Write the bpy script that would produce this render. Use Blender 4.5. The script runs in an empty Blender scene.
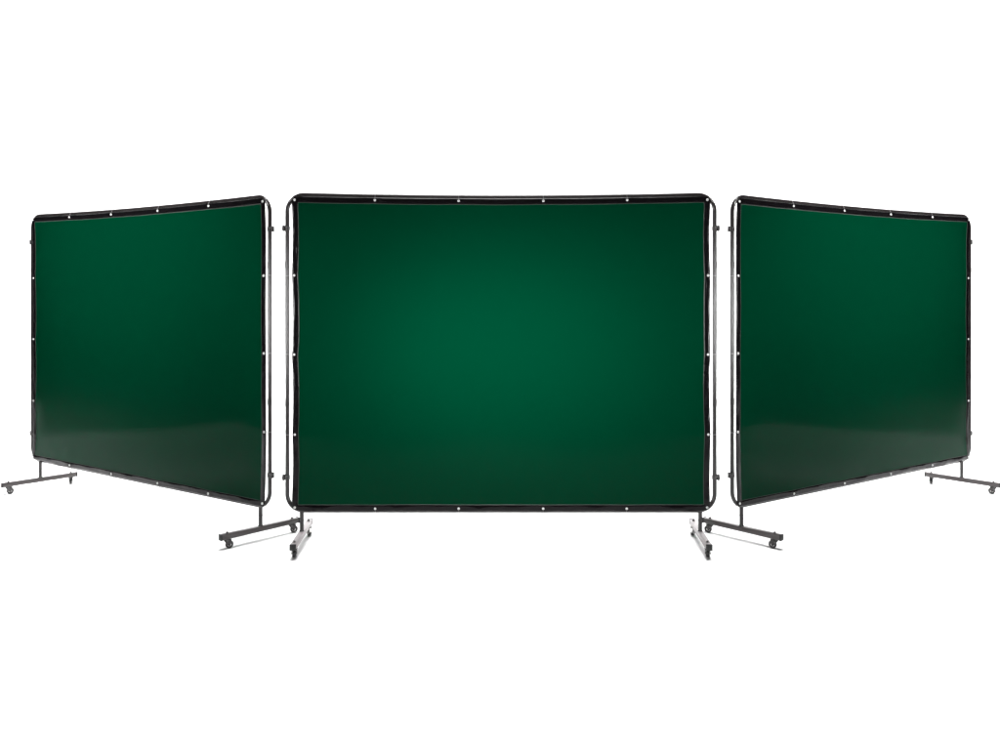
import bpy, bmesh, math, random
from mathutils import Vector, Matrix

S = bpy.context.scene
C = S.collection
R = math.radians

# ------------------------------------------------------------------ camera
cam_data = bpy.data.cameras.new("camera")
cam = bpy.data.objects.new("camera", cam_data)
C.objects.link(cam)
cam.location = (0.0, -4.52, 1.46)
cam.rotation_euler = (R(90), 0, 0)
cam_data.sensor_width = 36.0
cam_data.lens = 28.8
cam_data.shift_x = -0.001
cam_data.shift_y = -0.0875
cam_data.clip_end = 200
S.camera = cam

# ------------------------------------------------------------------ world (a dark studio hall) and lamps
world = bpy.data.worlds.new("World")
S.world = world
world.use_nodes = True
bg = world.node_tree.nodes["Background"]
bg.inputs[0].default_value = (0.8, 0.85, 1.0, 1)
bg.inputs[1].default_value = 0.008

S.view_settings.view_transform = 'Standard'
S.view_settings.look = 'None'
S.view_settings.exposure = 0.0
S.view_settings.gamma = 1.0


def area(name, loc, rot, sx, sy, power, spread=180, col=(1, 1, 1)):
    d = bpy.data.lights.new(name, 'AREA')
    d.shape = 'RECTANGLE'
    d.size = sx
    d.size_y = sy
    d.energy = power
    d.spread = R(spread)
    d.color = col
    o = bpy.data.objects.new(name, d)
    C.objects.link(o)
    o.location = loc
    o.rotation_euler = rot
    return o


def spot(name, loc, target, power, cone, blend, radius=0.15, col=(1, 1, 1)):
    d = bpy.data.lights.new(name, 'SPOT')
    d.energy = power
    d.spot_size = R(cone)
    d.spot_blend = blend
    d.shadow_soft_size = radius
    d.color = col
    o = bpy.data.objects.new(name, d)
    C.objects.link(o)
    o.location = loc
    o.rotation_euler = (Vector(target) - Vector(loc)).to_track_quat('-Z', 'Y').to_euler()
    return o


# overhead softboxes: one in front for the floor, one behind for floor and backdrop
area("front_softbox", (0, -0.80, 4.2), (0, 0, 0), 7.0, 4.0, 134, 28)
area("added_side_light", (-4.35, -0.35, 4.2), (0, 0, 0), 2.7, 4.4, 78, 11)  # added lamp, lights a floor strip for the left curtain to reflect
area("added_side_light", (4.35, -0.35, 4.2), (0, 0, 0), 2.7, 4.4, 78, 11)  # added likewise for the right curtain's reflection
area("rear_softbox", (0, 2.3, 6.8), (R(24), 0, 0), 12.0, 2.4, 1300, 84)
# soft spotlights put in to shape each curtain's glow; the centre pair stand low on either side of the camera
for sx in (-1, 1):
    c_spot = spot("centre_glow_spot", (sx * 3.7, -4.1, 1.1), (0.03, 0, 1.20), 1850, 26, 0.75, 0.8)
    c_spot.scale = (1.05, 0.84, 1.0)
spot("centre_glow_spot", (-3.9, -4.1, 1.2), (0.0, 0, 1.12), 1950, 15.5, 1.0, 0.3)
w_spot = spot("side_glow_spot", (-5.0, -3.2, 4.3), (-2.48, 0.75, 1.92), 2800, 28, 1.0, 0.4)
w_spot.scale = (1.35, 1.0, 1.0)
w_spot = spot("side_glow_spot", (5.0, -3.2, 4.3), (2.48, 0.75, 1.92), 2800, 28, 1.0, 0.4)
w_spot.scale = (1.35, 1.0, 1.0)


# ------------------------------------------------------------------ materials
def principled(name, base, rough, metal=0.0, ior=1.5, noise=None, bump=None, coat=0.0):
    m = bpy.data.materials.new(name)
    m.use_nodes = True
    nt = m.node_tree
    b = nt.nodes["Principled BSDF"]
    b.inputs["Base Color"].default_value = (*base, 1)
    b.inputs["Roughness"].default_value = rough
    b.inputs["Metallic"].default_value = metal
    b.inputs["IOR"].default_value = ior
    b.inputs["Coat Weight"].default_value = coat
    tc = nt.nodes.new("ShaderNodeTexCoord")
    if noise:
        sc, lo, hi = noise
        n = nt.nodes.new("ShaderNodeTexNoise")
        n.inputs["Scale"].default_value = sc
        n.inputs["Detail"].default_value = 4
        nt.links.new(tc.outputs["Object"], n.inputs["Vector"])
        r = nt.nodes.new("ShaderNodeMapRange")
        r.inputs["To Min"].default_value = lo
        r.inputs["To Max"].default_value = hi
        nt.links.new(n.outputs["Fac"], r.inputs["Value"])
        nt.links.new(r.outputs["Result"], b.inputs["Roughness"])
    if bump:
        sc, st, dist = bump
        n = nt.nodes.new("ShaderNodeTexNoise")
        n.inputs["Scale"].default_value = sc
        n.inputs["Detail"].default_value = 3
        nt.links.new(tc.outputs["Object"], n.inputs["Vector"])
        bp = nt.nodes.new("ShaderNodeBump")
        bp.inputs["Strength"].default_value = st
        bp.inputs["Distance"].default_value = dist
        nt.links.new(n.outputs["Fac"], bp.inputs["Height"])
        nt.links.new(bp.outputs["Normal"], b.inputs["Normal"])
    return m


M_WHITE = principled("white_backdrop_paper", (0.82, 0.82, 0.82), 0.9, ior=1.05)
M_FILM = principled("green_vinyl_film", (0.0, 0.0253, 0.0106), 0.06, ior=1.098, noise=(3.0, 0.05, 0.075))
M_HEM = principled("black_vinyl_hem", (0.004, 0.0035, 0.004), 0.13, ior=1.26, bump=(22.0, 0.4, 0.005))
M_TUBE = principled("dark_powder_coat", (0.020, 0.017, 0.017), 0.17, ior=1.48, noise=(25, 0.15, 0.19))
M_BEAM = principled("grey_brown_steel", (0.055, 0.048, 0.048), 0.3, ior=1.42, noise=(40, 0.26, 0.36))
M_BEAM_LIT = principled("beam_steel_as_lit", (0.25, 0.228, 0.232), 0.36, ior=1.3, noise=(60, 0.36, 0.5))  # same beam steel, with the light on the centre feet put into its colour
M_CAP = principled("black_plastic", (0.006, 0.006, 0.006), 0.5, bump=(300, 0.1, 0.001))
M_RUBBER = principled("black_rubber", (0.012, 0.011, 0.011), 0.45)
M_ZINC = principled("zinc_plate", (0.66, 0.65, 0.64), 0.3, metal=0.8, noise=(80, 0.22, 0.4))
M_GROM = principled("nickel_grommet", (0.85, 0.85, 0.84), 0.35, metal=0.35)
M_SEAM_GLINT = principled("vinyl_seam_glint", (0.040, 0.052, 0.044), 0.25, ior=1.3)  # pale colour stands in for the glint along the hem's inner fold
M_TIE = principled("grey_nylon", (0.16, 0.15, 0.15), 0.35)


# ------------------------------------------------------------------ mesh helpers
def link(name, bm, mat, parent=None, smooth=True, angle=40):
    bmesh.ops.recalc_face_normals(bm, faces=bm.faces)
    me = bpy.data.meshes.new(name)
    bm.to_mesh(me)
    bm.free()
    me.materials.append(mat)
    if smooth:
        for p in me.polygons:
            p.use_smooth = True
        me.set_sharp_from_angle(angle=R(angle))
    o = bpy.data.objects.new(name, me)
    C.objects.link(o)
    if parent:
        o.parent = parent
    return o


def place(name, me, parent, loc=(0, 0, 0), rz=0.0):
    o = bpy.data.objects.new(name, me)
    C.objects.link(o)
    o.parent = parent
    o.location = loc
    o.rotation_euler = (0, 0, rz)
    return o


def tube(bm, pts, r, seg=16, closed=False, caps=True, up=Vector((0, 1, 0))):
    """sweep a circle along a path lying roughly in a plane normal to `up`"""
    n = len(pts)
    rings = []
    for i, p in enumerate(pts):
        if closed:
            t = pts[(i + 1) % n] - pts[i - 1]
        else:
            t = pts[min(i + 1, n - 1)] - pts[max(i - 1, 0)]
        t.normalize()
        a = t.cross(up).normalized()
        b = t.cross(a).normalized()
        rings.append([bm.verts.new(p + r * (math.cos(k * 2 * math.pi / seg) * a + math.sin(k * 2 * math.pi / seg) * b))
                      for k in range(seg)])
    for i in range(n if closed else n - 1):
        A, B = rings[i], rings[(i + 1) % n]
        for k in range(seg):
            bm.faces.new((A[k], A[(k + 1) % seg], B[(k + 1) % seg], B[k]))
    if not closed and caps:
        bm.faces.new(rings[0])
        bm.faces.new(rings[-1])


def lathe(bm, prof, axis='Z', seg=24, off=Vector((0, 0, 0))):
    """prof: list of (radius, height); radius 0 closes the end"""
    rings = []
    for r, h in prof:
        if r <= 1e-7:
            c = {'Z': (0, 0, h), 'Y': (0, h, 0), 'X': (h, 0, 0)}[axis]
            rings.append([bm.verts.new(Vector(c) + off)])
            continue
        ring = []
        for k in range(seg):
            c, s = r * math.cos(k * 2 * math.pi / seg), r * math.sin(k * 2 * math.pi / seg)
            v = {'Z': (c, s, h), 'Y': (c, h, s), 'X': (h, c, s)}[axis]
            ring.append(bm.verts.new(Vector(v) + off))
        rings.append(ring)
    for A, B in zip(rings, rings[1:]):
        for k in range(seg):
            k2 = (k + 1) % seg
            if len(A) == 1:
                bm.faces.new((A[0], B[k], B[k2]))
            elif len(B) == 1:
                bm.faces.new((A[k], A[k2], B[0]))
            else:
                bm.faces.new((A[k], A[k2], B[k2], B[k]))


def rbox(bm, cx, cy, cz, sx, sy, sz, bev=0.002, mat=None):
    r = bmesh.ops.create_cube(bm, size=1.0)
    vs = r['verts']
    for v in vs:
        v.co = Vector((v.co.x * sx, v.co.y * sy, v.co.z * sz))
    if bev:
        es = {e for v in vs for e in v.link_edges}
        rr = bmesh.ops.bevel(bm, geom=list(es), offset=bev, segments=2, affect='EDGES', profile=0.5)
        vs = list({v for f in rr['faces'] for v in f.verts} | {v for v in vs if v.is_valid})
    for v in vs:
        if mat:
            v.co = mat @ v.co
        v.co += Vector((cx, cy, cz))


# ------------------------------------------------------------------ setting: white floor and backdrop sweep
def build_setting():
    bm = bmesh.new()
    y_wall, rad, half, front, top = 4.4, 0.9, 16.0, -9.0, 9.0
    prof = [(front, 0.0), (-4, 0.0), (0, 0.0), (y_wall - rad, 0.0)]
    fl = bmesh.new()
    rows = [[fl.verts.new((sx * half, y, z)) for sx in (-1, 1)] for y, z in prof]
    for a, b in zip(rows, rows[1:]):
        fl.faces.new((a[0], a[1], b[1], b[0]))
    o = link("floor", fl, M_WHITE, smooth=False)
    o["kind"] = "structure"
    pr = [(y_wall - rad + rad * math.sin(R(a)), rad - rad * math.cos(R(a))) for a in range(0, 91, 6)]
    pr.append((y_wall, top))
    rows = [[bm.verts.new((sx * half, y, z)) for sx in (-1, 1)] for y, z in pr]
    for a, b in zip(rows, rows[1:]):
        bm.faces.new((a[0], a[1], b[1], b[0]))
    o = link("backdrop", bm, M_WHITE)
    o["kind"] = "structure"


build_setting()

# ------------------------------------------------------------------ shared small meshes
H = 1.808          # frame outer height
Z0 = 0.188         # frame bottom above the floor
TR = 0.0122        # frame tube radius
CR = 0.105         # outer corner radius
HEM = 0.034


def mesh_of(bm, name, mat, angle=40):
    o = link(name, bm, mat, None, True, angle)
    me = o.data
    bpy.data.objects.remove(o)
    return me


def make_shared():
    sh = {}
    bm = bmesh.new()      # grommet: a rolled metal eyelet
    lathe(bm, [(0.0018, 0.002), (0.0018, -0.003), (0.0032, -0.0046), (0.0050, -0.0044), (0.0063, -0.0028), (0.0067, 0.0), (0.0067, 0.002)],
          axis='Y', seg=20)
    sh['grommet'] = mesh_of(bm, "grommet", M_GROM, 60)

    # wheel tyre and hub (axis X, centred)
    bm = bmesh.new()
    lathe(bm, [(0.0088, -0.0075), (0.0175, -0.008), (0.0195, -0.0062), (0.0203, -0.002), (0.0203, 0.002), (0.0195, 0.0062), (0.0175, 0.008), (0.0088, 0.0075)], axis='X', seg=32)
    sh['tyre'] = mesh_of(bm, "tyre", M_RUBBER)
    bm = bmesh.new()
    lathe(bm, [(0, -0.0096), (0.005, -0.0096), (0.006, -0.0085), (0.0088, -0.0078), (0.0090, 0.0), (0.0088, 0.0078), (0.006, 0.0085), (0.005, 0.0096), (0, 0.0096)],
          axis='X', seg=24)
    sh['hub'] = mesh_of(bm, "hub", M_ZINC)

    # fork: swivel cup + two tapered cheeks; wheel axle trails 10 mm behind the stem along +Y
    bm = bmesh.new()
    lathe(bm, [(0, 0.053), (0.0055, 0.053), (0.0055, 0.0495), (0.014, 0.0492), (0.0155, 0.0475), (0.0155, 0.0455), (0.0125, 0.0425), (0, 0.0425)], seg=24)
    for sx in (-1, 1):
        prof = [(-0.0165, 0.0445), (0.0225, 0.0445), (0.0215, 0.037), (0.0160, 0.0165), (0.0115, 0.0125), (0.0060, 0.0160), (-0.0110, 0.036)]
        x0, x1 = sx * 0.0104, sx * 0.0124
        A = [bm.verts.new((x0, y, z)) for y, z in prof]
        B = [bm.verts.new((x1, y, z)) for y, z in prof]
        bm.faces.new(A)
        bm.faces.new(B)
        for i in range(len(prof)):
            j = (i + 1) % len(prof)
            bm.faces.new((A[i], A[j], B[j], B[i]))
    rbox(bm, 0, 0.003, 0.0436, 0.0247, 0.0385, 0.0022, 0.0006)
    lathe(bm, [(0, -0.0140), (0.0032, -0.0140), (0.0036, -0.0124), (0.0036, 0.0124), (0.0032, 0.0140), (0, 0.0140)], axis='X', seg=12,
          off=Vector((0, 0.0105, 0.0203)))
    sh['fork'] = mesh_of(bm, "caster", M_CAST, 35)

    # brake pedal
    bm = bmesh.new()
    prof = [(0.012, 0.039), (0.022, 0.041), (0.031, 0.035), (0.040, 0.0255), (0.0385, 0.0242), (0.030, 0.0325), (0.022, 0.0372), (0.012, 0.0355)]
    A = [bm.verts.new((-0.008, y, z)) for y, z in prof]
    B = [bm.verts.new((0.008, y, z)) for y, z in prof]
    bm.faces.new(A)
    bm.faces.new(B)
    for i in range(len(prof)):
        j = (i + 1) % len(prof)
        bm.faces.new((A[i], A[j], B[j], B[i]))
    sh['pedal'] = mesh_of(bm, "brake_pedal", M_ZINC, 30)

    # nut on top of the beam above each caster
    bm = bmesh.new()
    lathe(bm, [(0.0085, 0), (0.0085, 0.0012), (0.0062, 0.0014), (0.0062, 0.006), (0.004, 0.0068), (0.004, 0.0095), (0, 0.0095)], seg=6)
    sh['nut'] = mesh_of(bm, "nut", M_BEAM, 30)

    # plastic end cap of the beam (sits along Y, outer face at +)
    bm = bmesh.new()
    rbox(bm, 0, 0, 0, 0.0345, 0.009, 0.0335, 0.0022)
    rbox(bm, 0, 0.0051, 0, 0.022, 0.0024, 0.022, 0.0008)
    sh['cap'] = mesh_of(bm, "end_cap", M_CAP)

    # connector clip on the outside of the frame upright (toward +X)
    bm = bmesh.new()
    rbox(bm, 0.0205, 0, 0, 0.015, 0.022, 0.034, 0.004)
    lathe(bm, [(TR + 0.0003, -0.011), (TR + 0.003, -0.011), (TR + 0.003, 0.011), (TR + 0.0003, 0.011)], seg=24)
    lathe(bm, [(0, 0.0265), (0.0055, 0.0265), (0.0065, 0.0295), (0.004, 0.0315), (0, 0.0315)], axis='X', seg=12, off=Vector((0, 0, -0.002)))
    sh['clip'] = mesh_of(bm, "connector_clip", M_CAST, 35)

    # leg post from the beam to the frame tube, with a coupling collar and spring button
    bm = bmesh.new()
    lathe(bm, [(0.0115, 0.084), (0.0115, 0.140), (0.0128, 0.1405), (0.0128, 0.1465), (0.0118, 0.147), (0.0118, Z0 + 0.006), (0.012, Z0 + 0.012)], seg=24)
    lathe(bm, [(0.0145, 0.0835), (0.0145, 0.0865), (0.0112, 0.0895)], seg=24)
    lathe(bm, [(0.004, -0.010), (0.004, -0.0128), (0.0025, -0.0142), (0, -0.0142)], axis='Y', seg=10, off=Vector((0, 0, 0.1265)))
    sh['leg'] = mesh_of(bm, "leg", M_TUBE)
    return sh


M_CAST = principled("dark_caster_steel", (0.035, 0.032, 0.032), 0.28, metal=0.2, noise=(60, 0.18, 0.34))
SH = make_shared()


# ------------------------------------------------------------------ the welding screen
def build_screen(label, W, gap, loc, yaw, mir, legs, beam_len, seed, caster_yaws, group, beam_mat=M_BEAM, beam_label=None):
    """mir = 1 or -1 mirrors everything across the screen; legs = [(u, y, beam yaw)]"""
    rnd = random.Random(seed)
    root = bpy.data.objects.new("welding_screen", None)
    C.objects.link(root)
    root.empty_display_size = 0.2
    root.location = loc
    root.rotation_euler = (0, 0, yaw)
    root["label"] = label
    root["category"] = "welding screen"
    root["group"] = group
    hw = W / 2

    # ---- frame: a rounded rectangle of bent tube; the top rail sags a little
    pts = []
    r = CR - TR
    cx, z_lo, z_hi = hw - CR, Z0 + CR, Z0 + H - CR

    def sag(u):
        return -0.0125 * max(0.0, 1 - (u / (hw - CR)) ** 2)
    for (sx, zc, a0) in ((1, z_lo, -90), (1, z_hi, 0), (-1, z_hi, 90), (-1, z_lo, 180)):
        for k in range(0, 13):
            a = R(a0 + 90 * k / 12)
            pts.append(Vector((sx * cx + r * math.cos(a), 0, zc + r * math.sin(a))))
        if a0 == 0:
            for k in range(1, 24):
                u = cx - 2 * cx * k / 24
                pts.append(Vector((u, 0, z_hi + r + sag(u))))
        elif a0 == -90:
            for k in range(1, 12):
                pts.append(Vector((cx + r, 0, z_lo + (z_hi - z_lo) * k / 12)))
        elif a0 == 90:
            for k in range(1, 12):
                pts.append(Vector((-cx - r, 0, z_hi - (z_hi - z_lo) * k / 12)))
        else:
            for k in range(1, 24):
                pts.append(Vector((-cx + 2 * cx * k / 24, 0, z_lo - r)))
    bm = bmesh.new()
    tube(bm, pts, TR, 18, closed=True)
    # sleeve joints of the knock-down frame
    for sx in (-1, 1):
        for z in (0.62, 1.40):
            lathe(bm, [(TR, -0.018), (TR + 0.0011, -0.0175), (TR + 0.0011, 0.0175), (TR, 0.018)], seg=18, off=Vector((sx * (hw - TR), 0, Z0 + z)))
    frame = link("frame", bm, M_TUBE, root)
    for sx in (-1, 1):
        for z in (Z0 + 1.606, Z0 + 0.200):
            place("connector_clip", SH['clip'], frame, (sx * (hw - TR), 0, z), 0 if sx > 0 else math.pi)

    # ---- curtain geometry
    uo = hw - gap                       # outer edge of the hem
    zt = Z0 + H - 0.0215                  # top edge
    zb = Z0 + 0.0125                      # bottom edge
    gu = [-1.0, -0.611, -0.205, 0.205, 0.611, 1.0]      # grommets as fractions
    gz = [0.0, 0.241, 0.497, 0.750, 1.0]
    dip_side = {s: [rnd.uniform(0.002, 0.0085) for _ in range(4)] for s in (-1, 1)}
    skew = {s: [rnd.uniform(-0.3, 0.3) for _ in range(4)] for s in (-1, 1)}
    dip_top = [rnd.uniform(0.0005, 0.0022) for _ in range(5)]
    dip_bot = [rnd.uniform(0.0005, 0.003) for _ in range(5)]
    pull = {s: [0] + [rnd.uniform(-0.003, 0.004) for _ in range(3)] + [0] for s in (-1, 1)}

    def scallop(f, knots, dips, sk=None):
        for i in range(len(knots) - 1):
            if f <= knots[i + 1] or i == len(knots) - 2:
                t = min(max((f - knots[i]) / (knots[i + 1] - knots[i]), 0), 1)
                if sk:
                    t = t ** (1 + sk[i])
                return dips[i] * math.sin(math.pi * t) ** 0.8
        return 0

    def lerp_knots(f, knots, vals):
        for i in range(len(knots) - 1):
            if f <= knots[i + 1]:
                t = (f - knots[i]) / (knots[i + 1] - knots[i])
                t = t * t * (3 - 2 * t)
                return vals[i] + (vals[i + 1] - vals[i]) * t
        return vals[-1]
    waves = [(rnd.uniform(0.4, 2.2), rnd.uniform(0.3, 1.6), rnd.uniform(0, 6.28), rnd.uniform(0.0005, 0.0016)) for _ in range(6)]

    def edge_u(s, z):
        f = min(max((z - zb) / (zt - zb), 0), 1)
        rnd_c = 0.010 * (math.exp(-((z - zb) / 0.022) ** 2) + math.exp(-((z - zt) / 0.022) ** 2))
        return s * (uo - rnd_c - scallop(f, gz, dip_side[s * mir], skew[s * mir]) + lerp_knots(f, gz, pull[s * mir]))

    def edge_z(top, fu):
        cr = 0.010 * math.exp(-((1 - abs(fu)) * uo / 0.022) ** 2)
        if top:
            u = fu * uo
            return zt - cr + sag(u) - scallop(fu * mir, gu, dip_top)
        return zb + cr + scallop(fu * mir, gu, dip_bot)

    def surf(fu, fz):
        """fu -1..1, fz 0..1 over the whole curtain, hem included"""
        z = edge_z(False, fu) * (1 - fz) + edge_z(True, fu) * fz
        u = edge_u(-1, z) * (1 - fu) / 2 + edge_u(1, z) * (1 + fu) / 2
        d_side = (1 - abs(fu)) * uo
        d_v = min(fz, 1 - fz) * (zt - zb)
        y = -0.0155 + 0.009 * math.exp(-(d_side / 0.10) ** 2) * (1 - math.exp(-(d_v / 0.12) ** 2))
        env = min(1.0, d_side / 0.15) * min(1.0, d_v / 0.15)
        w = sum(a * math.sin(kx * fu * mir * 3.14 + ph) * math.cos(kz * fz * 6.28 + 1.7 * ph) for kx, kz, ph, a in waves)
        # faint tension folds running in from the side grommets
        fold = 0.0
        for g in gz[1:-1]:
            dz = (fz - g) * (zt - zb)
            fold += 0.0016 * math.exp(-(dz / 0.05) ** 2) * math.exp(-(d_side / 0.16) ** 2)
        for g in gu[1:-1]:
            du = (fu * mir - g) * uo
            fold += 0.0012 * math.exp(-(du / 0.05) ** 2) * math.exp(-(d_v / 0.13) ** 2)
        return Vector((u, y + w * env - fold, z))

    # film (its border runs 6 mm under the hem)
    bm = bmesh.new()
    inset_u, inset_z = (HEM - 0.006) / uo, (HEM - 0.006) / (zt - zb)
    nu, nz = 96, 72
    grid = []
    for j in range(nz + 1):
        fz = inset_z + (1 - 2 * inset_z) * j / nz
        grid.append([bm.verts.new(surf(-1 + inset_u + (2 - 2 * inset_u) * i / nu, fz)) for i in range(nu + 1)])
    for j in range(nz):
        for i in range(nu):
            bm.faces.new((grid[j][i], grid[j][i + 1], grid[j + 1][i + 1], grid[j + 1][i]))
    curtain = link("curtain", bm, M_FILM, root, angle=180)

    # hem: a doubled black band all round, slightly padded in section
    hu, hz = HEM / uo, HEM / (zt - zb)
    loop_o, loop_i = [], []
    N1, N2 = 120, 90
    for i in range(N1):
        t = i / N1
        loop_o.append((-1 + 2 * t, 0.0)); loop_i.append((-1 + hu + (2 - 2 * hu) * t, hz))
    for i in range(N2):
        t = i / N2
        loop_o.append((1.0, t)); loop_i.append((1 - hu, hz + (1 - 2 * hz) * t))
    for i in range(N1):
        t = i / N1
        loop_o.append((1 - 2 * t, 1.0)); loop_i.append((1 - hu - (2 - 2 * hu) * t, 1 - hz))
    for i in range(N2):
        t = i / N2
        loop_o.append((-1.0, 1 - t)); loop_i.append((-1 + hu, 1 - hz - (1 - 2 * hz) * t))
    prof = [(0.0, 0.0008), (0.02, -0.0018), (0.15, -0.0042), (0.4, -0.0034), (0.65, -0.0032), (0.88, -0.0030), (0.97, -0.0020), (1.0, -0.0004), (0.97, 0.0014), (0.03, 0.0018)]
    bm = bmesh.new()
    rows = []
    nph = [rnd.uniform(0, 6.28) for _ in range(4)]
    for n, ((ou, oz), (iu, iz)) in enumerate(zip(loop_o, loop_i)):
        row = []
        crinkle = 0.0012 * math.sin(n * 0.55 + nph[0]) + 0.0010 * math.sin(n * 0.23 + nph[1]) + 0.0004 * math.sin(n * 1.3 + nph[2])
        for t, dy in prof:
            p = surf(ou + (iu - ou) * t, oz + (iz - oz) * t)
            p.y += dy + (crinkle * math.sin(math.pi * min(t * 1.2, 1)) if dy < 0 else 0)
            row.append(bm.verts.new(p))
        rows.append(row)
    k = len(prof)
    for a, b in zip(rows, rows[1:] + rows[:1]):
        for q in range(k):
            bm.faces.new((a[q], a[(q + 1) % k], b[(q + 1) % k], b[q]))
    link("hem", bm, M_HEM, curtain, angle=70)

    # weld line where film meets hem, coloured pale as a painted glint
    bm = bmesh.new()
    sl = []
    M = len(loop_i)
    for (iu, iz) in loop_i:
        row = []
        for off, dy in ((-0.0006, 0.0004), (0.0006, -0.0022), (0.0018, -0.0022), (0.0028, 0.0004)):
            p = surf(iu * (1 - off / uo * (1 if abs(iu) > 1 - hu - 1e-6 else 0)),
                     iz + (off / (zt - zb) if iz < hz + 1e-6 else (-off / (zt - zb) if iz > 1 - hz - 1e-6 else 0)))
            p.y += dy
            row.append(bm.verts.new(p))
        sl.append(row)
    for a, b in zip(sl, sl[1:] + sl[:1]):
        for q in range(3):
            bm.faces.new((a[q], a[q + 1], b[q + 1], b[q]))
    link("seam_glint", bm, M_SEAM_GLINT, curtain, angle=180)

    # grommets and the ties that lash them to the tube
    mu, mz = hu * 0.45, hz * 0.45
    spots = []
    for g in gu:
        spots.append((g * mir * (1 - mu), 1 - mz, 'top'))
        spots.append((g * mir * (1 - mu), mz, 'bottom'))
    for g in gz[1:-1]:
        spots.append((-1 + mu, g, 'side'))
        spots.append((1 - mu, g, 'side'))
    for fu, fz, where in spots:
        p = surf(fu, fz)
        place("grommet", SH['grommet'], curtain, (p.x, p.y - 0.0030, p.z))
        # a nylon tie: a flat loop round the frame tube and through the eyelet
        if where == 'side':
            c = Vector((math.copysign(hw - TR, fu), 0, p.z + rnd.uniform(-0.002, 0.002)))
            d = Vector((p.x, p.y, p.z)) - c
        elif where == 'top':
            c = Vector((p.x, 0, Z0 + H - TR + sag(p.x)))
            d = Vector((p.x, p.y, p.z)) - c
        else:
            c = Vector((p.x, 0, Z0 + TR))
            d = Vector((p.x, p.y, p.z)) - c
        corner = abs(fu) > 0.9 and where != 'side'
        if corner:
            ca = Vector((math.copysign(cx, fu), 0, z_hi if where == 'top' else z_lo))
            q = Vector((p.x, 0, p.z)) - ca
            c = ca + q.normalized() * r
            d = Vector((p.x, p.y, p.z)) - c
        e = Vector((d.x, 0, d.z))
        L = max(e.length, 0.004)
        e.normalize()
        yv = Vector((0, 1, 0))
        ax = e.cross(yv)
        lp = []
        rr = TR + 0.0007
        for a in range(90, 271, 15):                # round the back of the tube
            lp.append(c + rr * (math.cos(R(a)) * e + math.sin(R(a)) * yv))
        lp.append(c + e * (L - 0.002) + yv * (p.y - 0.009))
        lp.append(c + e * (L + 0.001) + yv * (p.y - 0.0085))
        lp.append(c + e * (L + 0.0015) + yv * (p.y + 0.004))
        lp.append(c + e * (L * 0.5) + yv * 0.012)
        bm = bmesh.new()
        tube(bm, lp, 0.0010, 6, closed=True, up=ax)
        link("tie", bm, M_TIE, curtain)

    # ---- legs, base beams and casters
    n = 0
    for (u, y, byaw) in legs:
        place("leg", SH['leg'], root, (u, y, 0))
        bm = bmesh.new()
        rbox(bm, 0, 0, 0, 0.032, beam_len - 0.008, 0.031, 0.0035)
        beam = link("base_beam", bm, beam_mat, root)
        if beam_label:
            beam["label"] = beam_label
        beam.location = (u, y, 0.0685)
        beam.rotation_euler = (0, 0, byaw)
        for s in (-1, 1):
            place("end_cap", SH['cap'], beam, (0, s * (beam_len / 2 - 0.001), 0), 0 if s > 0 else math.pi)
            dx, dy = -math.sin(byaw), math.cos(byaw)
            dd = s * (beam_len / 2 - 0.040)
            cst = place("caster", SH['fork'], root, (u + dx * dd, y + dy * dd, 0), caster_yaws[n % len(caster_yaws)])
            cst.scale = (1.1, 1.1, 1.1)
            n += 1
            place("tyre", SH['tyre'], cst, (0, 0.0105, 0.0203))
            place("hub", SH['hub'], cst, (0, 0.0105, 0.0203))
            place("brake_pedal", SH['pedal'], cst)
            place("nut", SH['nut'], cst, (0, 0, 0.0838 / 1.1), byaw - caster_yaws[(n - 1) % len(caster_yaws)])
    return root


GROUP = "green welding screens on casters"
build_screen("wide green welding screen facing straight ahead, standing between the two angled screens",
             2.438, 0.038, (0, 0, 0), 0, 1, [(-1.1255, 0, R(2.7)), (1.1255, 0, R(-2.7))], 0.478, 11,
             [R(20), R(-150), R(-20), R(150)], GROUP, M_BEAM_LIT, "base beam coloured as brightly lit")
a = R(-31.6)
build_screen("green welding screen angled away on the left, receding toward the left edge of the photo",
             2.514, 0.032, (-2.383, 0.710, 0), a, 1, [(-1.112, -0.017, R(-13.5)), (1.165, 0.003, R(-13.5))], 0.486, 23,
             [R(-60) - a, R(20) - a, R(-70) - a, R(-80) - a], GROUP)
build_screen("green welding screen angled away on the right, receding toward the right edge of the photo",
             2.514, 0.032, (2.383, 0.710, 0), -a, -1, [(1.112, -0.017, R(13.5)), (-1.165, 0.003, R(13.5))], 0.486, 23,
             [R(60) + a, R(-20) + a, R(70) + a, R(80) + a], GROUP)
